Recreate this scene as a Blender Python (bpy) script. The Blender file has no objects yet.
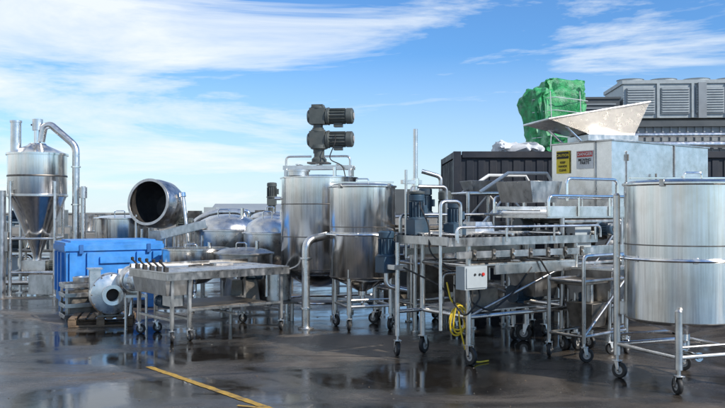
import bpy, bmesh, math, random
from mathutils import Vector, Matrix, Euler, noise
random.seed(7)
scene = bpy.context.scene
R = math.radians

# ------------------------------------------------------------------ materials
def mat_new(name):
    m = bpy.data.materials.new(name); m.use_nodes = True
    nt = m.node_tree; b = nt.nodes["Principled BSDF"]
    return m, nt, b
def N(nt, t, **kw):
    n = nt.nodes.new(t)
    for k, v in kw.items(): setattr(n, k, v)
    return n
def ramp(nt, fac, stops):
    r = N(nt, 'ShaderNodeValToRGB')
    el = r.color_ramp.elements
    while len(el) < len(stops): el.new(0.5)
    for e, (p, c) in zip(el, stops):
        e.position = p; e.color = (c[0], c[1], c[2], 1)
    nt.links.new(fac, r.inputs[0]); return r.outputs[0]
def noise_tex(nt, scale, detail=4, mapscale=None, rough=0.55, dist=0.0):
    tc = N(nt, 'ShaderNodeTexCoord'); mp = N(nt, 'ShaderNodeMapping')
    nt.links.new(tc.outputs['Object'], mp.inputs[0])
    if mapscale: mp.inputs['Scale'].default_value = mapscale
    n = N(nt, 'ShaderNodeTexNoise'); n.inputs['Scale'].default_value = scale
    n.inputs['Detail'].default_value = detail; n.inputs['Roughness'].default_value = rough
    n.inputs['Distortion'].default_value = dist
    nt.links.new(mp.outputs[0], n.inputs['Vector']); return n.outputs[0]
def g(v): return (v, v, v)

def steel(name, lo, hi, r0, r1, streak=(14, 14, .5), tint=(1, 1, 1), bump=.05, dirt=.8):
    m, nt, b = mat_new(name)
    s = noise_tex(nt, 3.0, 3, streak)
    d = noise_tex(nt, 1.3, 5, None, .6)
    col = ramp(nt, s, [(.3, [lo*t for t in tint]), (.7, [hi*t for t in tint])])
    dm = ramp(nt, d, [(.30, (dirt, dirt*.96, dirt*.90)), (.52, (1, 1, 1))])
    mx = N(nt, 'ShaderNodeMixRGB', blend_type='MULTIPLY'); mx.inputs[0].default_value = 1
    nt.links.new(col, mx.inputs[1]); nt.links.new(dm, mx.inputs[2])
    nt.links.new(mx.outputs[0], b.inputs['Base Color'])
    b.inputs['Metallic'].default_value = 1
    rr = ramp(nt, s, [(.3, g(r0)), (.7, g(r1))])
    nt.links.new(rr, b.inputs['Roughness'])
    w = noise_tex(nt, 1.8, 1)
    bp = N(nt, 'ShaderNodeBump'); bp.inputs['Strength'].default_value = bump*4; bp.inputs['Distance'].default_value = .02
    nt.links.new(w, bp.inputs['Height']); nt.links.new(bp.outputs[0], b.inputs['Normal'])
    return m
def paint(name, c, rough=.5, var=.25, scale=6, metal=0, bump=0, dirt=(.12, .1, .08), damt=.35):
    m, nt, b = mat_new(name)
    n = noise_tex(nt, scale, 6, None, .65)
    a = [x*(1-var) for x in c]; e = [min(1, x*(1+var)) for x in c]
    col = ramp(nt, n, [(.3, a), (.7, e)])
    d = noise_tex(nt, scale*.45, 8, None, .7)
    mk = ramp(nt, d, [(.5, g(0)), (.72, g(damt))])
    mx = N(nt, 'ShaderNodeMixRGB'); nt.links.new(mk, mx.inputs[0]); nt.links.new(col, mx.inputs[1])
    mx.inputs[2].default_value = (*dirt, 1)
    nt.links.new(mx.outputs[0], b.inputs['Base Color'])
    nt.links.new(ramp(nt, n, [(.3, g(max(.05, rough-.12))), (.7, g(min(1, rough+.12)))]), b.inputs['Roughness'])
    b.inputs['Metallic'].default_value = metal
    if bump:
        bp = N(nt, 'ShaderNodeBump'); bp.inputs['Strength'].default_value = bump; bp.inputs['Distance'].default_value = .02
        n2 = noise_tex(nt, scale*5, 5); nt.links.new(n2, bp.inputs['Height']); nt.links.new(bp.outputs[0], b.inputs['Normal'])
    return m

WT = (1, .972, .93)
S  = steel('stainless_brushed_reflections', .72, .93, .15, .25, tint=WT, dirt=.80)  # vertical streaks in the base colour stand in for reflections, beyond the brushing
S2 = steel('stainless_satin', .64, .86, .24, .36, streak=(3, 3, 3), tint=WT, dirt=.74)
SB = steel('stainless_bright', .84, .95, .10, .18, streak=(6, 6, 1), tint=(1, .98, .95), dirt=.85)
SM = steel('stainless_worn', .40, .66, .25, .42, streak=(4, 4, 2), tint=WT, dirt=.60)
SD = steel('steel_weathered', .13, .30, .35, .6, streak=(3, 3, 3), tint=(1, .90, .78), dirt=.5)
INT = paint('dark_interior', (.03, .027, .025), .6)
MB = paint('motor_blue_grey', (.030, .065, .10), .42, .25)
MG = paint('motor_dark_green_grey', (.075, .085, .08), .42, .25)
BLK = paint('black_rubber', (.018, .018, .018), .6, .3)
WHL = paint('caster_wheel_grey', (.42, .41, .39), .5, .15, 20)
WHT = paint('white_paint', (.68, .69, .68), .45, .1, 5)
BLU = paint('blue_plastic', (.045, .24, .62), .40, .22, 4, dirt=(.13, .32, .55), damt=.6, bump=.12)
BLD = paint('blue_plastic_dark', (.02, .11, .32), .45, .2, 3)
GRN = paint('green_woven_plastic', (.03, .30, .10), .45, .6, 9, bump=.6, dirt=(.35, .6, .42), damt=.85)
YEL = paint('yellow_hose', (.72, .50, .03), .45, .15)
YSG = paint('yellow_sign', (.80, .60, .03), .45, .05, damt=.1)
RED = paint('red_sign', (.55, .03, .02), .45, .05, damt=.1)
WOOD = paint('pallet_wood', (.17, .115, .07), .8, .35, 9, bump=.3)
NAVY = paint('dark_container_paint', (.014, .018, .027), .55, .3, 2, damt=.3)
GPAN = paint('grey_cladding', (.27, .30, .32), .5, .12, 1.2, damt=.25)
GDRK = paint('dark_cladding', (.08, .09, .095), .55, .2, 1.5)
GBOX = paint('grey_enclosure', (.38, .42, .43), .45, .08)
CONC = paint('concrete', (.27, .26, .24), .85, .2, 1.5, bump=.3)
GRIT = paint('grit', (.11, .10, .085), .9, .4, 9)
TARP = paint('white_tarp', (.6, .62, .64), .5, .15, 3)
LINE = paint('yellow_line_paint', (.42, .25, .03), .5, .35, 16, dirt=(.045, .04, .035), damt=1.0)

def asphalt():
    m, nt, b = mat_new('wet_asphalt')
    big = noise_tex(nt, .42, 6, (.75, 1.25, 1), .6, .8)
    mid = noise_tex(nt, 1.6, 8, (1, 1, 1), .7)
    fine = noise_tex(nt, 120, 3)
    col = ramp(nt, mid, [(.25, (.026, .021, .017)), (.55, (.052, .043, .034)), (.8, (.090, .073, .057))])
    spk = ramp(nt, fine, [(.35, g(.5)), (.7, g(1.8))])
    mx = N(nt, 'ShaderNodeMixRGB', blend_type='MULTIPLY'); mx.inputs[0].default_value = 1
    nt.links.new(col, mx.inputs[1]); nt.links.new(spk, mx.inputs[2])
    wet_lit_col = ramp(nt, big, [(.38, g(1.9)), (.46, g(.85)), (.54, g(.28))])  # dry-to-wet tone; its contrast also paints in sunlit against shadowed ground
    m2 = N(nt, 'ShaderNodeMixRGB', blend_type='MULTIPLY'); m2.inputs[0].default_value = 1
    nt.links.new(mx.outputs[0], m2.inputs[1]); nt.links.new(wet_lit_col, m2.inputs[2])
    tc = N(nt, 'ShaderNodeTexCoord'); mp = N(nt, 'ShaderNodeMapping')
    mp.inputs['Rotation'].default_value = (0, 0, R(24)); mp.inputs['Scale'].default_value = (.16, .42, 1)
    nt.links.new(tc.outputs['Object'], mp.inputs[0])
    nz = N(nt, 'ShaderNodeTexNoise'); nz.inputs['Scale'].default_value = 1.2; nz.inputs['Detail'].default_value = 6
    nt.links.new(mp.outputs[0], nz.inputs['Vector'])
    ad = N(nt, 'ShaderNodeMixRGB', blend_type='ADD'); ad.inputs[0].default_value = .22
    nt.links.new(mp.outputs[0], ad.inputs[1]); nt.links.new(nz.outputs[1], ad.inputs[2])
    vo = N(nt, 'ShaderNodeTexVoronoi', feature='DISTANCE_TO_EDGE'); vo.inputs['Scale'].default_value = 1
    nt.links.new(ad.outputs[0], vo.inputs['Vector'])
    ck = ramp(nt, vo.outputs[0], [(.004, g(.2)), (.014, g(1))])
    m3 = N(nt, 'ShaderNodeMixRGB', blend_type='MULTIPLY'); m3.inputs[0].default_value = 1
    nt.links.new(m2.outputs[0], m3.inputs[1]); nt.links.new(ck, m3.inputs[2])
    nt.links.new(m3.outputs[0], b.inputs['Base Color'])
    add = N(nt, 'ShaderNodeMath', operation='MULTIPLY_ADD'); add.inputs[1].default_value = .38
    nt.links.new(mid, add.inputs[0]); nt.links.new(big, add.inputs[2])
    rg = ramp(nt, add.outputs[0], [(.56, g(.55)), (.63, g(.30)), (.71, g(.13)), (.78, g(.03))])
    nt.links.new(rg, b.inputs['Roughness'])
    bp = N(nt, 'ShaderNodeBump'); bp.inputs['Distance'].default_value = .006
    st = ramp(nt, add.outputs[0], [(.58, g(.8)), (.71, g(.2)), (.78, g(.02))])
    nt.links.new(st, bp.inputs['Strength'])
    f2 = noise_tex(nt, 55, 4)
    nt.links.new(f2, bp.inputs['Height'])
    bp2 = N(nt, 'ShaderNodeBump'); bp2.inputs['Distance'].default_value = .05
    st2 = ramp(nt, add.outputs[0], [(.60, g(.25)), (.76, g(.04))]); nt.links.new(st2, bp2.inputs['Strength'])
    nt.links.new(mid, bp2.inputs['Height']); nt.links.new(bp.outputs[0], bp2.inputs['Normal'])
    nt.links.new(bp2.outputs[0], b.inputs['Normal'])
    b.inputs['IOR'].default_value = 1.5
    return m
ASPH = asphalt()

# ------------------------------------------------------------------ builder
class B:
    def __init__(s, name):
        s.name = name; s.bm = bmesh.new(); s.mats = []; s.M = Matrix.Identity(4)
    def mi(s, m):
        if m not in s.mats: s.mats.append(m)
        return s.mats.index(m)
    def add(s, vs, fs, m, L=None):
        T = s.M @ L if L is not None else s.M
        bv = [s.bm.verts.new(T @ Vector(v)) for v in vs]; k = s.mi(m)
        for f in fs:
            try:
                fc = s.bm.faces.new([bv[i] for i in f]); fc.material_index = k; fc.smooth = True
            except ValueError: pass
    def box(s, c, size, m, rot=(0, 0, 0), top=None):
        x, y, z = [a/2 for a in size]; tx, ty = (1, 1) if top is None else top
        vs = [(-x,-y,-z),(x,-y,-z),(x,y,-z),(-x,y,-z),(-x*tx,-y*ty,z),(x*tx,-y*ty,z),(x*tx,y*ty,z),(-x*tx,y*ty,z)]
        fs = [(0,3,2,1),(4,5,6,7),(0,1,5,4),(1,2,6,5),(2,3,7,6),(3,0,4,7)]
        s.add(vs, fs, m, Matrix.Translation(c) @ Euler(rot).to_matrix().to_4x4())
    def lathe(s, prof, m, c=(0, 0, 0), axis=(0, 0, 1), seg=40):
        q = Vector((0, 0, 1)).rotation_difference(Vector(axis).normalized()).to_matrix().to_4x4()
        L = Matrix.Translation(c) @ q
        vs, fs = [], []
        for r, z in prof:
            r = max(r, 1e-4)
            for i in range(seg):
                a = 2*math.pi*i/seg; vs.append((r*math.cos(a), r*math.sin(a), z))
        for j in range(len(prof)-1):
            for i in range(seg):
                k = (i+1) % seg
                fs.append((j*seg+i, j*seg+k, (j+1)*seg+k, (j+1)*seg+i))
        s.add(vs, fs, m, L)
    def cyl(s, p0, p1, r, m, seg=20, r2=None):
        p0 = Vector(p0); d = Vector(p1)-p0; r2 = r if r2 is None else r2
        h = d.length
        s.lathe([(0, 0), (r, 0), (r2, h), (0, h)], m, p0, d, seg)
    def tube(s, pts, r, m, seg=12, fil=0.08, closed=False, caps=True):
        P = [Vector(p) for p in pts]
        if not closed and len(P) > 2 and fil > 0:
            Q = [P[0]]
            for i in range(1, len(P)-1):
                a, b, c = P[i-1], P[i], P[i+1]
                d1 = (a-b); d2 = (c-b); l = min(fil, d1.length*.48, d2.length*.48)
                e1 = b+d1.normalized()*l; e2 = b+d2.normalized()*l
                for k in range(6):
                    t = k/5; Q.append(e1*(1-t)**2+b*2*t*(1-t)+e2*t*t)
            Q.append(P[-1]); P = Q
        n = len(P); vs, fs = [], []
        up = None
        for i in range(n):
            if closed: t = (P[(i+1) % n]-P[i-1]).normalized()
            else: t = (P[min(i+1, n-1)]-P[max(i-1, 0)]).normalized()
            if up is None:
                up = Vector((0, 0, 1)) if abs(t.z) < .9 else Vector((1, 0, 0))
            u = (up-t*up.dot(t)).normalized(); up = u; w = t.cross(u)
            for k in range(seg):
                a = 2*math.pi*k/seg; vs.append(P[i]+(u*math.cos(a)+w*math.sin(a))*r)
        for i in range(n if closed else n-1):
            j = (i+1) % n
            for k in range(seg):
                l = (k+1) % seg; fs.append((i*seg+k, i*seg+l, j*seg+l, j*seg+k))
        if not closed and caps:
            fs.append(tuple(range(seg))[::-1]); fs.append(tuple((n-1)*seg+k for k in range(seg)))
        s.add(vs, fs, m)
    def ring(s, c, R_, r, m, seg=48):
        c = Vector(c)
        s.tube([c+Vector((R_*math.cos(2*math.pi*i/seg), R_*math.sin(2*math.pi*i/seg), 0)) for i in range(seg)], r, m, 8, 0, True)
    def wheel(s, x, y, m=None, r=.09, ang=0, top=.30):
        a = R(ang); dx, dy = math.cos(a), math.sin(a)
        ax = Vector((-dy, dx, 0)); off = Vector((dx, dy, 0))*r*.35
        c = Vector((x, y, r))+off; w = .022
        s.lathe([(r*.55,-w),(r*.93,-w),(r,-w*.6),(r,w*.6),(r*.93,w),(r*.55,w)], BLK, c, ax, 24)
        s.lathe([(0,-w*1.2),(r*.25,-w*1.2),(r*.3,-w*.6),(r*.8,-w*.7),(r*.84,-w*1.05),(r*.84,w*1.05),(r*.8,w*.7),(r*.3,w*.6),(r*.25,w*1.2),(0,w*1.2)], WHL, c, ax, 20)
        for sg in (-1, 1):
            o = ax*sg*.036
            p = [c+o-Vector((0,0,.02)), Vector((x,y,r*2.15))+o+off*-.6, Vector((x,y,r*2.15))+o+off*1.2]
            t = ax*.003
            vs = [p[0]-off*.4-t, p[1]-t, p[2]-t, p[0]+off*.4-t, p[0]-off*.4+t, p[1]+t, p[2]+t, p[0]+off*.4+t]
            s.add(vs, [(0,1,2,3),(7,6,5,4),(0,4,5,1),(1,5,6,2),(2,6,7,3),(3,7,4,0)], S2)
        s.box((x, y, r*2.15), (.085, .085, .012), S2, (0, 0, a))
        s.cyl((x, y, r*2.15), (x, y, top), .018, S2, 10)
        s.cyl(c-ax*.045, c+ax*.045, .011, SD, 8)
    def motor(s, c, axis, r, L, m, box=True):
        q = Vector((0, 0, 1)).rotation_difference(Vector(axis).normalized()).to_matrix().to_4x4()
        o = s.M; s.M = s.M @ Matrix.Translation(c) @ q
        s.lathe([(0,0),(r*1.15,0),(r*1.15,.02),(r*.85,.04),(r*.85,L*.72),(r*1.02,L*.73),(r*1.02,L*.95),(r*.8,L),(0,L)], m, seg=24)
        for i in range(16):
            a = 2*math.pi*i/16
            s.box((math.cos(a)*r*.92, math.sin(a)*r*.92, L*.38), (r*.22, .007, L*.62), m, (0, 0, a))
        s.lathe([(0,0),(r*.5,0),(r*.5,.004),(0,.004)], INT, (0,0,L), seg=16)
        if box:
            s.box((r*1.15, 0, L*.4), (r*.5, r*.9, r*1.1), m); s.box((r*.4, r*.86, L*.3), (.05, .01, .08), S2)
        s.M = o
    def finish(s, loc=(0, 0, 0), rz=0, bevel=.004, ang=35):
        bmesh.ops.recalc_face_normals(s.bm, faces=s.bm.faces[:])
        lim = R(ang)
        for e in s.bm.edges:
            if len(e.link_faces) == 2:
                if e.calc_face_angle(0) > lim: e.smooth = False
        me = bpy.data.meshes.new(s.name+'_mesh'); s.bm.to_mesh(me); s.bm.free()
        for m in s.mats: me.materials.append(m)
        ob = bpy.data.objects.new(s.name, me); scene.collection.objects.link(ob)
        ob.location = loc; ob.rotation_euler = (0, 0, R(rz))
        if bevel:
            md = ob.modifiers.new('bevel', 'BEVEL'); md.width = bevel; md.segments = 1
            md.limit_method = 'ANGLE'; md.angle_limit = R(50); md.use_clamp_overlap = True
        return ob

# ------------------------------------------------------------------ ground
b = B('ground'); b.add([(-400,-200,0),(400,-200,0),(400,600,0),(-400,600,0)], [(0,1,2,3)], ASPH); b.finish(bevel=0)
def strip(name, p, q, w, m):
    b = B(name); p = Vector(p); q = Vector(q); d = (q-p).normalized(); n = Vector((-d.y, d.x, 0))*w/2
    k = 50; vs = []; fs = []
    for i in range(k+1):
        c = p.lerp(q, i/k); j1 = 1+random.uniform(-.2, .12); j2 = 1+random.uniform(-.2, .12)
        vs += [c+n*j1, c-n*j2]
    for i in range(k): fs.append((2*i, 2*i+1, 2*i+3, 2*i+2))
    b.add(vs, fs, m); return b.finish(bevel=0)
strip('yellow_parking_line', (-2.46, 9.2, .004), (-.62, 7.0, .004), .085, LINE)
strip('yellow_parking_line', (-1.15, 7.36, .008), (3.5, 5.6, .008), .05, LINE)
b = B('ground_debris')
for i in range(300):
    d = 5.5+random.random()**1.3*14; x = random.uniform(-.5, .5)*d; s_ = random.uniform(.005, .016)
    a = random.random()*6.3
    vs = [(x+math.cos(a+k*1.57)*s_*(1 if k%2 else .5), d+math.sin(a+k*1.57)*s_*(1 if k%2 else .5), .002) for k in range(4)]+[(x, d, .004+s_*.4)]
    b.add(vs, [(0,1,4),(1,2,4),(2,3,4),(3,0,4)], random.choice([WOOD, GRIT, GRIT]))
b.finish(bevel=0)

# ------------------------------------------------------------------ tanks on wheels
def open_tank(name, loc, r, ztop, zbot, ring_z, leg_angs, leg_r, rz=0, wheel_r=.08, tall_leg=None, cone=.14):
    b = B(name)
    z0 = zbot
    b.lathe([(.07, z0-cone-.07), (.07, z0-cone), (r*.55, z0-cone*.45), (r*.96, z0), (r, z0+.03), (r, ztop-.03), (r+.022, ztop-.022), (r+.022, ztop),
             (r-.012, ztop), (r-.012, z0+.04), (r*.5, z0-cone*.4), (0, z0-cone*.8)], S, seg=72)
    for z in (z0+.03, (z0+ztop)/2+.08):
        b.lathe([(r+.001, z-.006), (r+.0045, z-.003), (r+.0045, z+.003), (r+.001, z+.006)], SD, seg=72)
    b.lathe([(r-.02, ztop+.003), (r*.9, ztop+.022), (r*.3, ztop+.045), (0, ztop+.05)], S2, seg=60)
    b.box((0, 0, ztop+.055), (r*1.9, .04, .02), SB)
    b.tube([(-.09, -r*.45, ztop+.04), (-.09, -r*.45, ztop+.1), (.09, -r*.45, ztop+.1), (.09, -r*.45, ztop+.04)], .01, SB, 8, .03)
    for a0 in (230, 320, 50, 140):
        a = R(a0); b.box((math.cos(a)*(r+.018), math.sin(a)*(r+.018), ztop-.01), (.03, .05, .07), SM, (0,0,a))
    b.ring((0, 0, ring_z), r+.06, .016, SB)
    for i in range(6):
        a = R(60*i+20); c, sn = math.cos(a), math.sin(a)
        b.cyl((c*(r-.005), sn*(r-.005), ring_z), (c*(r+.06), sn*(r+.06), ring_z), .01, SB, 8)
        b.box((c*(r+.004), sn*(r+.004), ring_z), (.008, .05, .06), S2, (0, 0, a))
    b.cyl((0, 0, z0-cone-.06), (0, 0, z0-cone-.16), .035, SB)
    b.tube([(0, 0, z0-cone-.12), (0, 0, z0-cone-.2), (.05, -.3, z0-cone-.2)], .028, SB, 10, .05)
    b.lathe([(0,0),(.05,0),(.05,.02),(0,.02)], SB, (.045, -.27, z0-cone-.2), (.16,-1,0), 16)
    pts = []
    for i, a0 in enumerate(leg_angs):
        a = R(a0); c, sn = math.cos(a), math.sin(a); x, y = c*leg_r, sn*leg_r
        top = z0+.16 if (tall_leg is None or i not in tall_leg) else ztop-.12
        b.cyl((x, y, .24), (x, y, top), .036, S2, 18)
        b.lathe([(.036,0),(.022,.02),(0,.024)], S2, (x, y, top), seg=14)
        b.box((c*(r+leg_r)/2, sn*(r+leg_r)/2, z0+.10), (max(.02, leg_r-r), .02, .14), S2, (0, 0, a))
        b.wheel(x, y, r=wheel_r, ang=a0*1.7+40, top=.26)
        pts.append(Vector((x, y, .36)))
    for i in range(len(pts)):
        p, q = pts[i], pts[(i+1) % len(pts)]
        b.tube([p, q], .022, S2, 10)
        if i % 2 == 0: b.tube([p+Vector((0, 0, .1)), q+Vector((0, 0, .1))], .014, S2, 8)
    return b.finish(loc, rz)
open_tank('mobile_stainless_tank', (3.36, 8.4, 0), .585, 2.08, .65, 1.30, [245, 335, 65, 160], .66, tall_leg=[3], wheel_r=.085)
open_tank('mobile_stainless_tank', (0, 12.3, 0), .505, 2.17, .76, 1.43, [245, 335, 65, 155], .47, wheel_r=.085, cone=.2)

b = B('agitator_mixing_tank')
r = .655; zt = 2.36
b.lathe([(.08, .48), (.3, .54), (r*.95, .72), (r, .78), (r, zt-.02), (r+.025, zt-.02), (r+.025, zt), (r-.02, zt+.002), (r*.5, zt+.04), (0, zt+.05)], S, seg=72)
for z in (.8, 1.35, 1.9):
    b.lathe([(r+.001, z-.008), (r+.006, z-.004), (r+.006, z+.004), (r+.001, z+.008)], SD, seg=72)
for a0 in (35, 125, 215, 305):
    a = R(a0); x, y = math.cos(a)*.6, math.sin(a)*.6
    b.cyl((x, y, .05), (x, y, .85), .035, SB); b.cyl((x, y, 0), (x, y, .05), .06, S2)
b.ring((0, 0, .25), .6, .018, SB)
for y in (-.12, .12): b.box((0, y, zt+.17), (1.22, .05, .07), S2)
for x in (-.56, .56):
    b.box((x, 0, zt+.09), (.05, .32, .14), S2)
    b.tube([(x, -.12, zt+.2), (x, -.12, zt+.36), (x*.2, -.12, zt+.36)], .018, S2)
for x in (-.35, .0, .35): b.box((x, 0, zt+.22), (.06, .34, .02), S2)
b.box((0, 0, zt+.25), (.36, .34, .03), SD)
b.lathe([(.13, 0), (.13, .06), (.09, .10), (.09, .22), (.15, .24), (.15, .3), (0, .3)], MG, (0, 0, zt+.26), seg=24)
for k, z in enumerate((zt+.66, zt+1.06)):
    b.box((-.02, 0, z), (.27, .24, .28), MG)
    b.lathe([(0,0),(.12,0),(.12,.03),(.1,.05),(0,.05)], MG, (-.15, 0, z), (-1, 0, 0), 24)
    b.lathe([(.13, 0), (.13, .03), (.1, .05), (.1, .07)], MG, (-.02, 0, z+.13), seg=24)
    b.lathe([(.115,0),(.15,.02),(.15,.05),(.1,.06)], MG, (.11, 0, z), (1, 0, 0), 24)
    b.motor((.16, 0, z), (1, 0, 0), .135, .44, MG)
    b.lathe([(.06,0),(.06,.01),(0,.01)], WHL, (.605, 0, z), (1,0,0), 16)
    b.cyl((-.02, 0, z-.14), (-.02, 0, z-.24), .085, MG)
b.box((-.02, 0, zt+1.235), (.2, .2, .05), MG)
b.tube([(.3,-.12,zt+.72),(.33,-.25,zt+.6),(.2,-.22,zt+.3),(.45,-.2,zt+.2),(.55,-.3,zt-.2)], .01, BLK, 6, .1)
b.lathe([(.18, 0), (.18, .07), (.2, .07), (.2, .1), (0, .12)], S2, (-.3, -.3, zt+.02), seg=28)
b.cyl((-.655, -.1, 2.0), (-.76, -.1, 2.0), .03, SB); b.cyl((.35, -.45, zt), (.35, -.45, zt+.16), .03, SB)
b.finish((-.75, 13.85, 0), -8)

b = B('stainless_standpipe')
b.tube([(0, 0, .02), (0, 0, 1.34), (.3, .32, 1.40)], .062, S2, 20, .16)
b.lathe([(0,0),(.12,0),(.12,.02),(.065,.03)], S2, seg=24)
b.lathe([(.063,0),(.09,.0),(.09,.03),(.063,.03)], SB, (0,0,1.05), seg=20); b.lathe([(.063,0),(.09,.0),(.09,.03),(.063,.03)], SB, (0,0,.3), seg=20)
b.finish((-.86, 12.15, 0))

# ------------------------------------------------------------------ cone silo
b = B('cone_hopper_silo')
r = .6
b.lathe([(.09, .72), (.09, .86), (r*.98, 2.08), (r, 2.12), (r, 2.96), (r+.03, 2.96), (r+.03, 3.0), (r*.9, 3.03), (.2, 3.18), (.17, 3.22), (0, 3.22)], S, seg=64)
b.lathe([(r+.002, 2.5), (r+.008, 2.51), (r+.008, 2.53), (r+.002, 2.54)], SD, seg=64)
b.lathe([(r+.002, 2.08), (r+.02, 2.09), (r+.02, 2.13), (r+.002, 2.14)], S2, seg=64)
for a0 in (235, 325, 55, 145):
    a = R(a0); x, y = math.cos(a)*.62, math.sin(a)*.62
    b.cyl((x, y, 0), (x, y, 2.4), .035, S2); b.box((x, y, .01), (.14, .14, .02), S2)
P4 = [Vector((math.cos(R(a))*.62, math.sin(R(a))*.62, .5)) for a in (235, 325, 55, 145)]
for i in range(4):
    b.tube([P4[i], P4[(i+1) % 4]], .025, S2); b.tube([P4[i]+Vector((0,0,.7)), P4[(i+1) % 4]+Vector((0,0,.7))], .025, S2)
b.cyl((-.42, -.1, 2.9), (-.42, -.1, 3.66), .11, S2); b.cyl((-.42, -.1, 3.66), (-.42, -.1, 3.7), .125, S2)
b.cyl((0, 0, 3.2), (0, 0, 3.5), .075, SB); b.cyl((0, 0, 3.5), (0, 0, 3.74), .11, S2); b.cyl((-.14,0,3.62),(.14,0,3.62),.02,SD)
b.tube([(.1, -.05, 3.25), (.16, -.05, 3.58), (.3, -.05, 3.62), (.86, -.1, 3.15), (.86, -.1, .6), (.5, -.1, .6)], .075, S2, 16, .14)
for z in (2.7, 1.9, 1.1): b.lathe([(.075,0),(.1,.0),(.1,.03),(.075,.03)], SB, (.86, -.1, z), seg=20)
b.tube([(1.05, -.2, 2.3), (1.05, -.2, .02)], .05, S2, 14); b.cyl((1.05,-.2,2.05),(1.05,-.2,2.28),.08,S2)
b.tube([(-.48, -.62, .0), (-.48, -.62, 2.2)], .08, SM, 14)
b.box((0, 0, .62), (.5, .4, .22), S2); b.motor((.25, 0, .62), (1, 0, 0), .1, .3, MG)
b.tube([(0,0,.5),(0,0,.25),(-.8,0,.25)], .05, S2)
b.box((-.5, -.58, 1.15), (.3, .14, .4), SM); b.box((.25, -.3, .25), (.5,.3,.4), SM)
b.finish((-6.95, 17.1, 0))

def rack(loc, rz, w, h, seed):
    rnd = random.Random(seed); b = B('stainless_equipment_rack')
    n = max(2, int(w/.9)+1)
    for i in range(n):
        x = -w/2+w*i/(n-1)
        for y in (-.3, .3): b.cyl((x, y, 0), (x, y, h), .03, SM, 12)
    for z in (.3, h*.55, h-.03):
        b.box((0, 0, z), (w+.08, .66, .035), SM if z > 1 else SD)
        x = -w/2+.25
        while x < w/2-.1:
            k = rnd.random(); hh = rnd.uniform(.2, .42)
            if k < .35: b.box((x, 0, z+.02+hh/2), (.32, .4, hh), rnd.choice([GBOX, SD, GDRK, SM]), top=(rnd.uniform(.8,1.1), 1))
            elif k < .6: b.lathe([(0,0),(.15,0),(.18,hh),(.165,hh),(.13,.03)], rnd.choice([SB, S2]), (x,0,z+.02), seg=24)
            elif k < .8: b.motor((x-.15, 0, z+.16), (1, .2, 0), .11, .34, rnd.choice([MG, MB]))
            else: b.tube([(x-.15,0,z+.08),(x-.1,0,z+hh),(x+.1,0,z+hh),(x+.12,0,z+.06)], .05, SB, 12, .1)
            x += .42
    return b.finish(loc, rz)
rack((-7.75, 18.6, 0), 10, 1.1, 1.55, 1)
rack((-6.1, 19.8, 0), 5, 1.9, 1.3, 2)
rack((-8.6, 20.8, 0), -5, 2.4, 1.4, 3)

# ------------------------------------------------------------------ blue insulated bin
b = B('blue_insulated_bin')
L, W, H = 1.72, 1.15, 1.22
b.box((0, 0, .12+.5), (L-.04, W-.04, .96), BLU, top=(1.02, 1.02))
b.box((0, 0, 1.12), (L+.05, W+.05, .1), BLU)
b.box((0, 0, 1.19), (L+.01, W+.01, .06), BLU); b.box((0, 0, 1.235), (L-.2, W-.2, .035), BLU)
for x in (-.74, -.44, .44, .74):
    b.box((x, -W/2-.012, .68), (.12, .05, .72), BLU)
b.box((0, -W/2-.008, .9), (.55, .05, .12), BLU); b.box((0, -W/2-.006, .35), (.9, .05, .10), BLU)
for y in (-.3, .05, .36):
    b.box((-L/2-.012, y, .68), (.05, .12, .72), BLU); b.box((L/2+.012, y, .68), (.05, .12, .72), BLU)
for x in (-.7, 0, .7): b.box((x, 0, .07), (.2, W-.06, .14), BLU)
for x in (-.6, .6): b.box((x, -W/2-.03, 1.1), (.07, .03, .16), BLD)
b.box((.15,-W/2-.01,.66),(.2,.004,.14),WHT)
b.finish((-4.78, 15.05, 0), 30, bevel=.022)

b = B('wooden_pallet')
for y in (-.33, 0, .33):
    b.box((0, y, .012), (.95, .1, .022), WOOD)
    for x in (-.42, 0, .42): b.box((x, y, .07), (.12, .1, .09), WOOD)
for i in range(7): b.box((-.42+i*.14, 0, .127), (.1, .78, .022), WOOD, (0,0,random.uniform(-.03,.03)))
b.finish((-4.12, 12.72, 0), 12)
b = B('centrifugal_blower')
ax = (0, -1, 0)
b.lathe([(0,0),(.24,0),(.31,.02),(.33,.06),(.33,.2),(.31,.24),(.22,.26),(.12,.27),(.12,.2),(0,.2)], S2, (0, .05, .49), ax, 40)
b.lathe([(.10,.27),(.13,.27),(.13,.36),(.16,.36),(.16,.38),(.10,.38)], SB, (0,.05,.49), ax, 28)
b.lathe([(0,.21),(.11,.21)], INT, (0,.05,.49), ax, 28)
for i in range(12):
    a = 2*math.pi*i/12; b.cyl((math.cos(a)*.3, -.19, .49+math.sin(a)*.3), (math.cos(a)*.3, -.215, .49+math.sin(a)*.3), .012, SD, 6)
b.box((-.24, -.08, .71), (.16, .17, .34), S2); b.box((-.24, -.08, .89), (.22, .23, .02), S2)
b.motor((0, .06, .49), (0, 1, 0), .14, .34, MG)
b.box((0, .05, .155), (.42, .42, .03), SD); b.box((-.13, 0, .29), (.03, .3, .24), SD); b.box((.13, 0, .29), (.03, .3, .24), SD)
b.finish((-3.98, 12.62, .0), 25)
b = B('stainless_parts_crate')
for x in (-.3,.3):
    for y in (-.22,.22): b.box((x,y,.3),(.04,.04,.6),SM)
for z in (.08,.25,.42,.57):
    b.box((0,-.245,z),(.68,.01,.07),SM); b.box((0,.245,z),(.68,.01,.07),SM); b.box((-.34,0,z),(.01,.48,.07),SM); b.box((.34,0,z),(.01,.48,.07),SM)
b.box((0,0,.3),(.5,.4,.4),SD); b.lathe([(0,0),(.15,0),(.17,.2),(.15,.2),(.12,.02)],S2,(0,0,.5))
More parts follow.
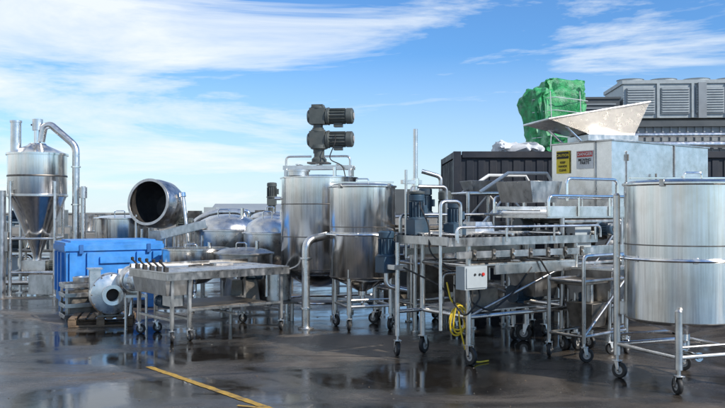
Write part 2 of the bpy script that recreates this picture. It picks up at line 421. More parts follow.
b.finish((-4.62, 13.25, 0), 30)
b = B('pump_motor_on_stand')
b.motor((0, 0, .72), (.3, -1, .0), .15, .42, S2); b.lathe([(0,0),(.2,0),(.22,.03),(.22,.14),(.1,.2),(0,.2)], S2, (0,.02,.72),( -.3,1,0),30)
b.box((.03, -.1, .5), (.3, .4, .04), S2)
for x in (-.12,.18):
    for y in (-.26,.06): b.cyl((x,y,0),(x,y,.5),.02,S2)
b.tube([(-.06,.2,.72),(-.06,.3,.72),(-.06,.3,.1),(-.5,.3,.1)],.04,SB)
b.finish((-3.52, 12.35, 0), 15)

# ------------------------------------------------------------------ work table
b = B('stainless_work_table')
L, W, H = 2.0, 1.2, .96
b.box((0, 0, H-.012), (L, W, .024), S2)
b.box((0, -W/2+.01, H-.065), (L, .02, .105), SM); b.box((0, W/2-.01, H-.055), (L, .02, .085), SM)
b.box((-L/2+.01, 0, H-.065), (.02, W-.044, .105), SM); b.box((L/2-.01, 0, H-.055), (.02, W-.044, .085), SM)
b.box((0, W/2-.02, H+.03), (L, .012, .06), SB); b.box((0, 0, H+.004), (L*.96, .03, .006), SM)
b.box((.3,.2,H+.02),(.3,.2,.04),SM); b.tube([(-.3,.1,H+.02),(.0,.25,H+.02),(.1,.1,H+.02)],.015,SD,8)
b.box((-L/2+.22, 0, H-.22), (.34, W-.2, .22), SM, top=(1.2, 1.05))
for y in (-.48, -.27, -.05, .18, .42):
    b.box((-L/2+.05, y, H+.03), (.06, .05, .06), BLK); b.cyl((-L/2+.05, y, H+.05), (-L/2-.02, y+.02, H+.13), .014, BLK, 10)
    b.lathe([(0,-.03),(.022,-.02),(.024,.02),(0,.03)], BLK, (-L/2-.02, y+.02, H+.14), seg=12)
for x in (-.88, -.62, .9):
    for y in (-.52, .52):
        b.box((x, y, .54), (.045, .045, .72), SM); b.wheel(x, y, r=.07, ang=x*90+y*70, top=.2)
for y in (-.52, .52): b.box((.14, y, .42), (1.5, .035, .035), SM)
for x in (-.88, -.62, .9): b.box((x, 0, .3), (.035, 1.0, .035), SM)
b.box((.14, 0, .30), (.035, 1.0, .03), SM)
b.box((-.75, -.3, .62), (.2, .26, .3), SM); b.box((0,0,.445),(1.3,1.0,.012),SD)
b.motor((-.75,-.1,.5),(0,1,0),.08,.25,MB)
b.finish((-2.25, 11.85, 0), 40)

# ------------------------------------------------------------------ kettles, drum and vessels
b = B('coating_drum')
ax = Vector((-.30, -.93, .12)).normalized()
b.lathe([(0,-.55),(.3,-.55),(.46,-.42),(.52,-.2),(.52,.1),(.49,.22),(.47,.3),(.5,.32),(.5,.35),(.44,.35),(.44,.3),(.46,.1),(.46,-.2),(.3,-.45),(0,-.48)], SM, (0,0,1.93), ax, 48)
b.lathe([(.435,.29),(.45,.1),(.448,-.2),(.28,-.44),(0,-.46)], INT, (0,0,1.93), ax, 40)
b.box((.1, .15, 1.0), (.5, .5, .7), SM)
for x in (-.28,.42):
    for y in (-.15,.45): b.cyl((x,y,0),(x,y,1.4),.035,S2)
b.tube([(-.4,-.15,.05),(-.4,-.15,1.7)],.035,S2); b.motor((.35,.4,1.5),(1,0,0),.12,.35,MG)
b.finish((-4.42, 17.2, 0))
def vessel(name, loc, r, ztop, zcyl, dome, legs=3, mat=S, rz=0, motor=None):
    b = B(name)
    prof = [(0, zcyl-r*.72), (r*.35, zcyl-r*.66), (r*.7, zcyl-r*.45), (r*.92, zcyl-r*.2), (r, zcyl), (r, ztop-.02), (r+.035, ztop-.02), (r+.035, ztop+.01)]
    if dome: prof += [(r*.97, ztop+.02), (r*.93, ztop+dome*.3), (r*.8, ztop+dome*.6), (r*.55, ztop+dome*.85), (r*.3, ztop+dome*.96), (0, ztop+dome)]
    else: prof += [(r-.02, ztop+.01), (r-.02, zcyl), (r*.6, zcyl-r*.5), (0, zcyl-r*.65)]
    b.lathe(prof, mat, seg=56)
    for i in range(legs):
        a = 2*math.pi*i/legs+.6; x, y = math.cos(a)*r*.9, math.sin(a)*r*.9
        b.cyl((x, y, 0), (x, y, zcyl+.1), .03, SM, 14); b.cyl((x,y,0),(x,y,.03),.06,S2)
    b.tube([(0,0,zcyl-r*.7),(0,0,max(.12,zcyl-r*.7-.18)),(.1,-r*.9,max(.12,zcyl-r*.7-.18))],.03,SB)
    b.cyl((r*.5,-r*.3,ztop),(r*.5,-r*.3,ztop+dome+.12),.035,SB)
    b.tube([(-r*.2,-r*.5,ztop+dome*.6),(-r*.2,-r*.5,ztop+dome+.09),(r*.15,-r*.5,ztop+dome+.09),(r*.15,-r*.5,ztop+dome*.6)],.012,SB,8,.04)
    if motor:
        b.cyl((0,0,ztop+dome-.02),(0,0,ztop+dome+.15),.09,motor); b.box((0,0,ztop+dome+.22),(.2,.2,.18),motor); b.motor((0,0,ztop+dome+.3),(0,0,1),.11,.34,motor)
    return b.finish(loc, rz)
vessel('stainless_storage_tub', (-5.35, 18.0, 0), .64, 1.62, .9, .07, 4, S)
vessel('steam_kettle', (-3.05, 14.6, 0), .58, 1.10, .86, 0, 3, S)
vessel('steam_kettle', (-2.1, 14.2, 0), .5, 1.04, .75, .1, 3, SM)
vessel('domed_vacuum_kettle', (-2.75, 16.3, 0), .66, 1.40, 1.0, .32, 3, S2)
vessel('domed_vacuum_kettle', (-1.8, 15.5, 0), .5, 1.36, .95, .32, 3, S2)
vessel('agitated_kettle', (-2.05, 18.1, 0), .5, 1.62, 1.0, .16, 3, S2, motor=MG)
b = B('stainless_chute')
b.box((0,0,1.35),(.9,.5,.04),SM,(0,R(-14),0)); b.box((0,-.25,1.42),(.9,.015,.16),SM,(0,R(-14),0)); b.box((0,.25,1.42),(.9,.015,.16),SM,(0,R(-14),0))
for x in (-.35,.35):
    for y in (-.2,.2): b.cyl((x,y,0),(x,y,1.3),.022,S2)
b.tube([(-.4,-.2,.4),(.4,-.2,.4)],.02,S2)
b.finish((-3.55, 15.9, 0), 12)
b = B('leaning_pipe'); b.tube([(0,0,0),(-.3,.2,2.15)],.045,S2,14,0); b.cyl((-.29,.19,2.08),(-.305,.2,2.17),.07,SB); b.finish((-3.55,16.9,0))
b = B('stainless_ducting')
b.tube([(0,0,0),(0,0,1.5),(.5,0,1.75),(1.2,0,1.75),(1.2,0,.2)],.09,S2,20,.2)
for z in (.5,1.0): b.lathe([(.09,0),(.12,0),(.12,.03),(.09,.03)],SB,(0,0,z),seg=20)
b.finish((-4.0, 18.9, 0))
b = B('machine_parts_stand')
for x in (-.5,.5):
    for y in (-.4,.4): b.cyl((x,y,0),(x,y,.3),.03,SM)
b.box((0,0,.3),(1.15,.95,.03),SD)
b.box((-.25,0,.5),(.5,.6,.36),SD,top=(.8,.9)); b.lathe([(0,0),(.28,0),(.28,.5),(.24,.5),(.24,.05)],S2,(.3,0,.32)); b.tube([(-.4,-.3,.7),(-.4,-.3,.9),(.1,-.3,.9),(.1,-.3,.4)],.03,SB)
b.motor((-.3,-.2,.8),(1,-.3,0),.12,.35,MB)
b.finish((-1.75,13.2,0),20)
rack((-3.2, 20.3, 0), 0, 2.6, 1.5, 5)
rack((-.6, 19.3, 0), 6, 2.2, 1.7, 6)

# ------------------------------------------------------------------ conveyors
def frame(b, L, W, H, rr, levels, m=SM, wheels=.1, mid=False, wang=20):
    xs = [-L/2, L/2]+([0] if mid else [])
    for x in xs:
        for y in (-W/2, W/2):
            b.cyl((x, y, .22 if wheels else 0), (x, y, H), rr, m, 14)
            if wheels: b.wheel(x, y, r=wheels, ang=wang+x*60+y*130, top=.26)
            else: b.cyl((x, y, 0), (x, y, .02), rr*2, m)
        for z in levels: b.cyl((x, -W/2, z), (x, W/2, z), rr*.8, m, 10)
    for y in (-W/2, W/2):
        for z in levels: b.cyl((-L/2, y, z), (L/2, y, z), rr*.8, m, 10)

b = B('vibrating_conveyor')
frame(b, 1.8, .88, 1.4, .034, (.55, 1.15), m=S2, wheels=.105)
L, W = 2.5, 1.0; z = 1.40
b.box((0, 0, z), (L, W, .02), SD); b.box((0, -W/2, z+.03), (L, .014, .1), SM); b.box((0, W/2, z+.05), (L, .014, .14), SM); b.box((-L/2, 0, z+.04), (.014, W, .1), SM)
for i in range(25):
    b.box((-1.17+i*.097, 0, z+.05), (.05, W-.04, .03), INT)
    for k in range(9): b.box((-1.17+i*.097, -.4+k*.1, z+.08), (.02, .03, .04), BLK)
b.box((0, 0, z+.1), (L*.98, .04, .06), SM)
for x in (-1.1, -.3, .5, 1.15): b.cyl((x, -W/2-.05, z+.11), (x, W/2+.05, z+.11), .018, S2, 10)
for x in (-1.15,-.4,.4,1.15):
    b.cyl((x,-W/2-.05,z+.02),(x,-W/2-.05,z+.20),.014,S2,8); b.cyl((x,W/2+.05,z+.02),(x,W/2+.05,z+.34),.014,S2,8)
b.tube([(-L/2+.08, -W/2-.05, z+.05), (-L/2+.08, -W/2-.05, z+.20), (L/2, -W/2-.05, z+.20), (L/2, -W/2-.05, z+.05)], .016, S2)
b.tube([(-L/2+.08, W/2+.05, z+.05), (-L/2+.08, W/2+.05, z+.34), (L/2, W/2+.05, z+.34), (L/2, W/2+.05, z+.05)], .018, S2)
b.box((0, -W/2-.02, z-.12), (L*.9, .05, .08), SM); b.box((0, W/2+.02, z-.12), (L*.9, .05, .08), SM)
b.box((.2, -W/2+.05, z-.3), (1.4, .03, .14), SM)
for i in range(7): b.box((-.9+i*.3, -W/2-.05, z-.12), (.05,.02,.12), SD); b.cyl((-.9+i*.3,-W/2-.06,z-.12),(-.9+i*.3,-W/2-.08,z-.12),.016,SB,8)
b.tube([(-.9,-.44,.56),(.9,-.44,1.15)], .02, SM); b.tube([(-.9,.44,1.15),(.9,.44,.56)], .02, SM)
b.tube([(.9,-.44,.3),(.9,-.44,.75),(1.5,-.44,.75),(1.5,-.44,.0)],.02,SM)
b.box((-1.05,.36,z+.18),(.22,.22,.2),MB); b.motor((-1.05,.36,z+.28),(0,0,1),.095,.32,MB); b.lathe([(0,0),(.1,0),(.1,.03),(0,.05)],MG,(-1.05,.36,z+.6),seg=20)
b.box((-.74,0,z+.16),(.2,.2,.14),MB); b.motor((-.74,0,z+.22),(0,0,1),.09,.28,MB)
b.box((-.2,.2,z+.17),(.34,.3,.16),SM,top=(.8,.8)); b.motor((.45,.15,z+.2),(1,.1,0),.08,.26,MG)
b.box((-1.33,.62,z-.28),(.2,.2,.2),MB); b.motor((-1.33,.62,z-.18),(0,0,1),.1,.32,MB); b.tube([(-1.33,.62,z-.3),(-1.33,.62,z-.55),(-1.1,.5,z-.6)],.03,S2)
b.box((-1.3,.5,z-.3),(.2,.3,.06),S2); b.cyl((-1.28,.45,.25),(-1.28,.45,1.4),.03,S2); b.wheel(-1.28,.45,r=.09,ang=70,top=.27); b.cyl((-1.28,.45,.55),(-.9,.44,.55),.025,S2)
b.cyl((-.98,.48,1.0),(-.98,.48,2.82),.028,S2); b.cyl((-.98,.48,2.1),(-.98,.48,2.2),.045,SB)
b.cyl((-1.15,.45,1.2),(-1.15,.45,2.3),.018,S2); b.box((-1.05,.47,2.15),(.3,.05,.05),S2)
b.tube([(-1.2,-.3,.4),(-1.2,-.3,1.9),(-.9,-.3,1.9),(-.9,-.3,1.5)],.022,S2)
b.box((-.92,-.52,1.02),(.34,.16,.27),GBOX); b.box((-.92,-.607,1.02),(.3,.012,.23),GBOX); b.cyl((-.83,-.612,1.06),(-.83,-.63,1.06),.02,RED,10); b.cyl((-.95,-.612,1.06),(-.95,-.625,1.06),.014,BLK,10); b.cyl((-.88,-.612,1.06),(-.88,-.625,1.06),.014,BLK,10)
b.tube([(-.92,-.5,.89),(-.92,-.52,.72),(-.6,-.5,.6),(-.2,-.46,.8),(.1,-.46,1.1)],.012,BLK,8,.1)
b.tube([(-.8,-.5,.89),(-.8,-.54,.78),(-1.0,-.5,.55),(-1.1,-.2,.9),(-1.3,.3,1.1)],.011,BLK,8,.1)
b.tube([(.2,-.5,1.2),(.4,-.55,.9),(.8,-.5,.85),(1.0,-.4,1.2)],.012,BLK,8,.1)
b.tube([(-1.05,.3,z+.5),(-1.2,.1,z+.45),(-1.2,-.1,z+.2),(-1.3,-.2,z-.1),(-1.1,-.4,z-.3),(-.95,-.5,z-.25)],.010,BLK,8,.12)
b.box((-.3,0,.6),(1.1,.8,.02),SM); b.box((-.35,.05,.72),(.4,.35,.22),SD); b.motor((.2,0,.72),(1,0,0),.1,.3,MB)
b.box((.5,-.1,.9),(.35,.4,.4),SM,top=(1.4,1.3)); b.cyl((-.2,.3,.62),(-.2,.3,1.1),.09,S2); b.tube([(-.7,.3,.62),(-.7,.3,1.0),(-.2,.3,1.0)],.03,S2)
b.finish((1.75, 10.2, 0), 33)
b = B('yellow_hose')
pts = []
for i in range(90):
    t = i/89; a = t*2*math.pi*3.2
    pts.append((math.sin(a)*(.10+.03*math.sin(3*t*6)), math.cos(a*.5)*.05+.03*t, .55+math.cos(a)*(.15+.03*math.sin(9*t))-.06*t))
b.tube(pts, .010, YEL, 8, 0); b.tube([(0,.0,.66),(.02,-.01,.4),(.10,-.02,.1),(.2,-.06,.015),(.4,.0,.015)],.010,YEL,8,.1)
b.tube([(0,.0,.66),(-.1,0,.75),(-.1,.1,.95)],.01,YEL,8,.05)
b.finish((1.12, 9.36, .0), 20)

b = B('inspection_conveyor')
frame(b, 2.3, .9, 1.7, .035, (.5, 1.1, 1.65), wheels=.09, mid=True)
L, W, z = 2.9, .95, 1.72
b.box((0,0,z),(L,W,.05),S2); b.box((0,-W/2,z+.06),(L,.03,.14),S2); b.box((0,W/2,z+.06),(L,.03,.14),S2)
for i in range(28): b.cyl((-1.38+i*.1,-W/2+.02,z+.05),(-1.38+i*.1,W/2-.02,z+.05),.028,SB,10)
for y in (-W/2-.03, W/2+.03):
    b.tube([(-L/2,y,z),(-L/2,y,z+.26),(L/2,y,z+.26),(L/2,y,z)],.02,SB)
    for x in (-.9,-.3,.3,.9): b.cyl((x,y,z+.0),(x,y,z+.26),.014,SB,8)
b.box((.2,-.48,1.25),(1.8,.03,.16),SM); b.box((-.9,-.5,1.4),(.3,.16,.4),GBOX)
b.tube([(-1.1,-.45,.5),(0,-.45,1.65),(1.1,-.45,.5)],.022,SM,10,0)
b.box((.3,0,.75),(1.2,.7,.3),SD,top=(1.3,1.2)); b.motor((1.2,-.5,1.6),(0,-1,0),.09,.28,MB); b.motor((-.5,-.5,1.55),(0,-1,0),.08,.25,MB)
b.box((-1.2,.1,z+.32),(.45,.6,.28),SM,top=(1.3,1.1)); b.tube([(-.9,-.3,z+.2),(-.9,-.3,z+.5),(.1,-.3,z+.5),(.1,-.3,z+.2)],.022,SB)
b.finish((3.3, 11.35, 0), 33)

b = B('discharge_chute_conveyor')
b.box((0,0,.95),(1.5,.55,.03),S2,(0,R(12),0)); b.box((0,-.28,1.02),(1.5,.012,.18),S2,(0,R(12),0)); b.box((0,.28,1.02),(1.5,.012,.18),S2,(0,R(12),0))
frame(b,1.2,.5,.85,.025,(.4,),wheels=.07)
b.box((-.3,0,.55),(.5,.4,.3),SM,top=(1.3,1.2)); b.motor((.45,-.1,.6),(0,-1,0),.09,.28,MB)
b.finish((2.0, 11.75, 0), 8)
b = B('stainless_frame_stack')
frame(b,1.5,.8,1.0,.028,(.25,.6,.98),wheels=0,mid=True)
b.box((0,0,1.02),(1.6,.9,.03),SM); b.box((-.4,.1,1.2),(.5,.5,.34),SD); b.lathe([(0,0),(.25,0),(.3,.4),(.28,.4),(.23,.03)],S2,(.4,0,1.04)); b.box((0,0,.4),(1.2,.6,.26),SD)
b.finish((1.55, 13.2, 0), -10)
b = B('stainless_hopper_bin')
b.box((0,0,.85),(.55,.55,.4),SM,top=(1.25,1.25)); b.box((0,0,1.06),(.72,.72,.03),S2)
frame(b,.55,.55,.9,.025,(.3,),wheels=.07)
b.motor((-.35,0,.5),(0,0,1),.09,.26,MB)
b.finish((3.05, 10.4, 0), 50)
b = B('stainless_trolley')
frame(b,.8,.5,.8,.022,(.25,.5),wheels=.07)
b.box((0,0,.81),(.86,.56,.03),SM); b.box((0,0,.27),(.8,.5,.02),SM); b.box((-.15,0,.4),(.35,.35,.24),SD); b.lathe([(0,0),(.14,0),(.16,.25),(.15,.25),(.12,.02)],SB,(.18,0,.83))
b.finish((.72, 13.35, 0), 30)
b = B('stainless_side_stand')
frame(b,.9,.5,1.0,.024,(.3,.95),wheels=.085)
b.tube([(-.45,-.25,1.0),(-.45,-.25,1.25),(.45,-.25,1.25),(.45,-.25,1.0)],.022,S2); b.tube([(-.45,-.25,.3),(.45,-.25,.95)],.018,SM,8,0)
b.box((0,.05,.92),(.7,.4,.06),SD); b.box((.1,.05,.5),(.34,.3,.3),SD,top=(1.3,1.3)); b.tube([(.1,.05,.65),(.1,.05,.9)],.06,SM)
b.finish((2.8, 9.95, 0), 40)
def blob(b, c, sz, m, p=.35, n=22, k=34, amp=.05, fr=3, seed=0, fold=.02):
    vs=[];fs=[]
    f=lambda v,e: math.copysign(abs(v)**e,v)
    for j in range(n+1):
        ph=math.pi*j/n
        for i in range(k):
            th=2*math.pi*i/k
            rr=math.sin(ph)**p if 0<j<n else 0
            q=Vector((f(math.cos(th),.45)*rr*sz[0]/2, f(math.sin(th),.45)*rr*sz[1]/2, -f(math.cos(ph),p+.1)*sz[2]/2))
            q+=noise.noise_vector(q*fr+Vector((seed,seed,0)))*amp
            q+=noise.noise_vector(q*fr*3.1+Vector((seed,seed,4)))*amp*.45
            q+=Vector((math.cos(th),math.sin(th),0))*fold*noise.noise(Vector((th*5,q.z*1.3,seed)))
            vs.append(q+Vector(c))
    for j in range(n):
        for i in range(k): fs.append((j*k+i,j*k+(i+1)%k,(j+1)*k+(i+1)%k,(j+1)*k+i))
    b.add(vs,fs,m)
b = B('white_bulk_sacks')
for i,(x,y,z) in enumerate([(0,0,.14),(.5,.06,.14),(.22,.05,.36)]): blob(b,(x,y,z),(.5,.36,.26),TARP,amp=.05,fr=4,seed=i*3)
b.finish((3.45, 11.3, .9), 30, bevel=0)

# ------------------------------------------------------------------ big stainless machine, hopper, signs
b = B('stainless_processing_machine')
LX, LY, z0, z1 = 2.6, 1.15, 1.72, 2.84
b.box((LX/2, LY/2, (z0+z1)/2), (LX, LY, z1-z0), S2)
b.box((LX/2, LY/2, z1+.012), (LX+.05, LY+.05, .024), SM)
b.box((LX/2, LY/2, z0-.04), (LX+.03, LY+.03, .08), SM)
b.box((.7, -.012, 2.3), (.7, .02, .8), S2); b.box((LX*.62,-.012,2.3),(.02,.02,1.1),SM); b.box((LX*.8,-.012,2.1),(.5,.02,.5),S2)
b.cyl((1.0,-.02,2.3),(1.0,-.08,2.3),.012,SD,8); b.box((1.0,-.08,2.3),(.03,.02,.14),SD)
for zz in (2.0,2.6): b.box((.36,-.026,zz),(.03,.02,.1),SD)
b.box((-.010, .3, 2.3), (.02, .03, 1.1), SM)
for x in (.06, LX-.06, LX/2):
    for y in (.06, LY-.06): b.box((x, y, z0/2-.03), (.08, .08, z0-.06), SM)
for z in (.35,.95):
    for y in (.06,LY-.06): b.box((LX/2,y,z),(LX-.2,.05,.05),SM)
b.box((LX*.45, LY/2, 1.3), (1.6, .8, .5), SD, top=(1.2,1.15)); b.tube([(.2,-.05,1.6),(.2,-.05,.3),(1.2,-.05,.3)],.04,SM)
b.motor((2.0,-.05,1.2),(0,-1,0),.13,.4,MB)
b.finish((3.74, 12.0, 0), 36)
b = B('infeed_hopper')
bot=[(-.3,-.3,0),(.45,-.3,0),(.45,.3,0),(-.3,.3,0)]
top=[(-1.05,-.46,.20),(.62,-.46,.50),(.62,.46,.50),(-1.05,.46,.20)]
ins=[(-1.01,-.42,.195),(.585,-.42,.48),(.585,.42,.48),(-1.01,.42,.195)]
inb=[(-.28,-.28,.02),(.43,-.28,.02),(.43,.28,.02),(-.28,.28,.02)]
vs=bot+top+ins+inb
fs=[]
for i in range(4):
    j=(i+1)%4; fs+= [(i,j,4+j,4+i),(4+i,4+j,8+j,8+i),(8+i,8+j,12+j,12+i)]
fs.append((12,13,14,15)); b.add(vs,fs,S2)
b.tube([Vector(p) for p in top],.02,S2,8,0,True)
b.box((.07,0,-.05),(.85,.68,.1),SM)
for y in (-.3,.3): b.tube([(-.7,y,.12),(-.45,y,-.1)],.02,SB)
b.finish((3.74+.81*.15-.59*.6+.20, 12.0+.59*.15+.81*.6, 2.955), 12)

def sign(name, loc, rz, w, h, hdr, body, lines, hc):
    b = B(name); b.box((0,0,0),(w,.006,h),body); b.box((0,-.0045,h*.30),(w*.92,.003,h*.3),hc)
    o = b.finish(loc, rz, bevel=0)
    def txt(s, z, size, m):
        c = bpy.data.curves.new('lettering','FONT'); c.body=s; c.size=size; c.align_x='CENTER'; c.align_y='CENTER'; c.extrude=.0008; c.offset=.0012
        t = bpy.data.objects.new('lettering', c); scene.collection.objects.link(t); c.materials.append(m)
        t.parent=o; t.location=(0,-.0075,z); t.rotation_euler=(R(90),0,0)
    txt(hdr, h*.30, w*.22, body)
    for k,l in enumerate(lines): txt(l, -h*.02-k*h*.17, w*.19, BLK)
def on_short(y, z):
    a=R(36); p=Vector((-.02, y)); return (3.74+p.x*math.cos(a)-p.y*math.sin(a), 12.0+p.x*math.sin(a)+p.y*math.cos(a), z)
sign('caution_sign', on_short(.91,2.56), -54, .26, .36, 'CAUTION', YSG, ['KEEP','HANDS','CLEAR'], BLK)
sign('danger_sign', on_short(.48,2.58), -54, .32, .28, 'DANGER', WHT, ['MOVING','PARTS'], RED)

# ------------------------------------------------------------------ container, bag
b = B('dark_shipping_container')
X0,X1,Y0,Y1,H=0,6.1,0,2.44,2.9
b.box((3.05,1.22,1.45),(6.0,2.34,2.78),NAVY)
for x in (X0+.06,X1-.06):
    for y in (.06,Y1-.06): b.box((x,y,H/2),(.14,.14,H),NAVY)
for z in (.08,H-.06):
    b.box((3.05,.04,z),(5.8,.1,.12),NAVY); b.box((3.05,Y1-.04,z),(5.8,.1,.12),NAVY); b.box((.05,1.22,z),(.1,2.1,.12),NAVY); b.box((6.05,1.22,z),(.1,2.1,.12),NAVY)
for i in range(26): b.box((.3+i*.22,.05,1.45),(.13,.035,2.6),NAVY)
for i in range(9): b.box((.03,.28+i*.235,1.45),(.06,.11,2.6),NAVY)
b.finish((1.72,15.0,0),0)
b = B('green_bulk_bag')
blob(b,(0,0,.68),(1.05,1.0,1.36),GRN,amp=.10,fr=3.2,fold=.12,n=40,k=72)
blob(b,(.1,0,1.3),(.8,.7,.3),GRN,amp=.10,fr=5,fold=.1,seed=5)
for zz in (.3,.55,.8,1.05):
    b.tube([(-.57,-.3,zz),(-.2,-.57,zz+.03),(.3,-.57,zz-.02),(.57,-.3,zz)],.008,TARP,6,.05)
for x in (-.3,.3): b.tube([(x,-.56,.05),(x+.02,-.575,.6),(x,-.55,1.2)],.008,TARP,6,.05)
b.finish((3.84,16.0,2.9),8,bevel=0)
b = B('white_tarpaulin'); blob(b,(0,0,.12),(.9,.6,.2),TARP,amp=.09,fr=6,fold=.06,n=30,k=50); b.finish((3.0,15.6,2.87),0,bevel=0)

b = B('stainless_support_frame')
frame(b,1.4,.9,2.1,.035,(.5,1.3,2.08),m=S2,wheels=0,mid=True)
for y in (-.45,.45): b.tube([(-.7,y,1.3),(0,y,2.08),(.7,y,1.3)],.025,WHT,10,0)
for y in (-.47,.43): b.tube([(-.5,y,2.1),(0,y,2.42),(.7,y,2.42),(.9,y,2.1)],.03,WHT,10,0)
b.box((-.3,0,2.2),(.45,.5,.2),SM,top=(1.3,1.2)); b.box((0,0,1.5),(.9,.6,.2),SD)
b.finish((2.35,13.9,0),12)
b = B('pump_skid')
frame(b,1.0,.6,1.5,.03,(.4,1.0,1.48),m=S2,wheels=0)
b.motor((-.3,0,1.6),(0,0,1),.12,.4,MB); b.motor((.25,.1,1.6),(0,0,1),.1,.5,MG); b.box((0,0,1.55),(1.1,.7,.04),SD); b.box((0,0,.8),(.6,.4,.5),SD)
b.tube([(-.5,-.2,.2),(-.5,-.2,2.15),(.1,-.2,2.15),(.1,-.2,1.6)],.03,SM)
b.finish((1.1,12.3,0),25)
b = B('pump_skid')
frame(b,1.2,.7,1.7,.03,(.4,1.0,1.68),m=S2,wheels=0)
b.motor((.3,0,1.75),(0,0,1),.12,.45,MB); b.box((-.2,0,1.95),(.4,.4,.45),GDRK); b.box((0,0,.8),(.9,.5,.7),GDRK)
b.tube([(.55,-.2,.2),(.55,-.2,2.4),(.2,-.2,2.5)],.04,S2)
b.finish((.85,14.6,0),5)

# ------------------------------------------------------------------ buildings
b = B('industrial_building')
b.box((9.5,6,2.45),(19.6,12,4.9),GPAN)
for i in range(65): b.box((-.2+i*.3,-.02,2.45),(.07,.05,4.9),GPAN)
b.box((9.5,-.06,5.0),(19.8,.2,.22),GDRK); b.box((9.5,6,4.98),(19.6,11.8,.1),CONC)
for k in range(4):
    x=1.8+k*3.6; b.box((x,-.07,3.0),(2.4,.08,1.5),GDRK)
    for j in range(9): b.box((x,-.12,2.4+j*.15),(2.3,.05,.05),GPAN,(R(30),0,0))
for z,r_ in ((4.2,.13),(4.55,.09),(1.9,.12)): b.tube([(-.3,-.45,z),(17,-.45,z)],r_,S2,12)
for x in (.5,4,7.5,11): b.tube([(x,-.45,4.2),(x,-.45,1.9)],.08,S2)
b.finish((8.4,30,0),-4)
b = B('rooftop_chiller')
b.box((4.5,1.5,.9),(9,3,1.3),GBOX); b.box((4.5,1.5,1.62),(9.1,3.1,.14),GBOX); b.box((4.5,1.5,.12),(9,2.6,.2),GDRK)
for i in range(7):
    x=.65+i*1.28; b.box((x,-.03,.9),(1.05,.06,1.0),GPAN)
    for j in range(10): b.box((x,-.07,.48+j*.095),(1.0,.04,.045),GBOX)
    b.box((x+.64,-.02,.9),(.1,.1,1.3),GBOX)
    b.lathe([(.5,0),(.5,.22),(.54,.24),(.46,.24),(.44,.02)],GBOX,(x,1.5,1.69),seg=28)
    b.box((x,1.5,1.85),(.8,.08,.03),GDRK); b.box((x,1.5,1.8),(.08,.8,.03),GDRK)
for x in (2.9,5.7): b.box((x,-.1,.9),(.3,.12,1.35),GPAN)
b.finish((9.95,30.5,5.05),-4)
b = B('rooftop_duct_unit')
b.box((0,0,.5),(1.5,1.4,1.0),GDRK); b.box((0,0,1.04),(1.6,1.5,.08),GDRK); b.tube([(.75,0,.6),(1.1,0,.6),(1.1,0,0)],.16,GDRK)
for j in range(5): b.box((0,-.72,.2+j*.15),(1.2,.04,.05),GPAN)
b.finish((9.1,31.2,5.03),-4)
b = B('low_grey_shed')
b.box((0,0,.85),(3.6,3,1.7),GPAN)
vs=[(-2,-1.7,1.7),(2,-1.7,1.7),(2,1.7,1.7),(-2,1.7,1.7),(-2,0,2.1),(2,0,2.1)]
b.add(vs,[(0,1,5,4),(2,3,4,5),(0,4,3),(1,2,5),(0,3,2,1)],GPAN)
for i in range(3): b.box((-1.2+i*1.15,-1.52,1.1),(.7,.06,.6),GDRK)
b.finish((-5.0,38,0),0)
b = B('perimeter_wall')
b.box((-20,60,.75),(120,.3,1.5),CONC); b.box((-20,60,1.54),(120,.42,.08),CONC)
for i in range(31): b.box((-79+i*4,59.8,.78),(.4,.14,1.56),CONC)
b.finish()

# ------------------------------------------------------------------ light, sky, camera
sun = Vector((.74, -.52, .66)).normalized()
ld = bpy.data.lights.new('sun','SUN'); ld.energy=5.0; ld.angle=R(.5); ld.color=(1,.94,.85)
lo = bpy.data.objects.new('sun', ld); scene.collection.objects.link(lo)
lo.rotation_euler = sun.to_track_quat('Z','Y').to_euler()
w = bpy.data.worlds.new('World'); scene.world = w; w.use_nodes=True; nt=w.node_tree
bg = nt.nodes['Background']
sky = nt.nodes.new('ShaderNodeTexSky'); sky.sky_type='NISHITA'; sky.sun_disc=False
sky.sun_elevation=math.asin(sun.z); sky.sun_rotation=math.atan2(sun.x,sun.y); sky.air_density=1.0; sky.dust_density=.3; sky.ozone_density=2.0
tint=nt.nodes.new('ShaderNodeMixRGB'); tint.blend_type='MULTIPLY'; tint.inputs[0].default_value=1; tint.inputs[2].default_value=(.60,1.08,1.58,1)
nt.links.new(sky.outputs[0],tint.inputs[1])
tc=nt.nodes.new('ShaderNodeTexCoord')
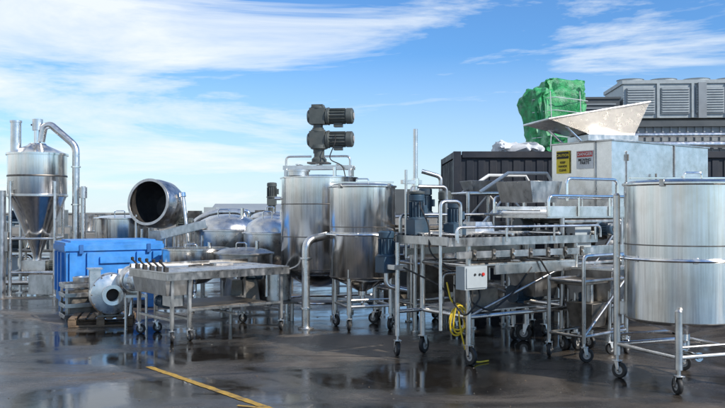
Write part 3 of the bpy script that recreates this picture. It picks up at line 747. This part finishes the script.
def wn(scale,ms,loc,detail=8,rough=.58,dist=.3,rot=(0,0,0)):
    mp=nt.nodes.new('ShaderNodeMapping'); mp.inputs['Scale'].default_value=ms; mp.inputs['Location'].default_value=loc; mp.inputs['Rotation'].default_value=rot
    nt.links.new(tc.outputs['Generated'],mp.inputs[0])
    n=nt.nodes.new('ShaderNodeTexNoise'); n.inputs['Scale'].default_value=scale; n.inputs['Detail'].default_value=detail
    n.inputs['Roughness'].default_value=rough; n.inputs['Distortion'].default_value=dist
    nt.links.new(mp.outputs[0],n.inputs['Vector']); return n.outputs[0]
n1=wn(2.2,(.9,.9,5.0),(1.25,.2,.55),rot=(0,R(-6),0),rough=.62,dist=.5)
sx=nt.nodes.new('ShaderNodeSeparateXYZ'); nt.links.new(tc.outputs['Generated'],sx.inputs[0])
bias=nt.nodes.new('ShaderNodeMath'); bias.operation='MULTIPLY_ADD'; bias.inputs[1].default_value=-.16
nt.links.new(sx.outputs[0],bias.inputs[0]); nt.links.new(n1,bias.inputs[2])
cr=ramp(nt,bias.outputs[0],[(.49,g(0)),(.575,g(.55)),(.68,g(.95))])
hz=ramp(nt,sx.outputs[2],[(0,g(.72)),(.08,g(.34)),(.19,g(.02))])
mxx=nt.nodes.new('ShaderNodeMath'); mxx.operation='MAXIMUM'
nt.links.new(cr,mxx.inputs[0]); nt.links.new(hz,mxx.inputs[1])
mix=nt.nodes.new('ShaderNodeMixRGB'); nt.links.new(mxx.outputs[0],mix.inputs[0]); nt.links.new(tint.outputs[0],mix.inputs[1])
mix.inputs[2].default_value=(8.9,9.5,9.9,1)
nt.links.new(mix.outputs[0],bg.inputs[0]); bg.inputs[1].default_value=.105

cam=bpy.data.cameras.new('camera'); co=bpy.data.objects.new('camera',cam); scene.collection.objects.link(co)
cam.lens=36*800/725; cam.sensor_width=36; cam.clip_end=2000
co.location=(0,0,1.8); co.rotation_euler=(R(90+.43),0,0)
scene.camera=co
scene.view_settings.view_transform='Standard'; scene.view_settings.look='None'; scene.view_settings.exposure=0
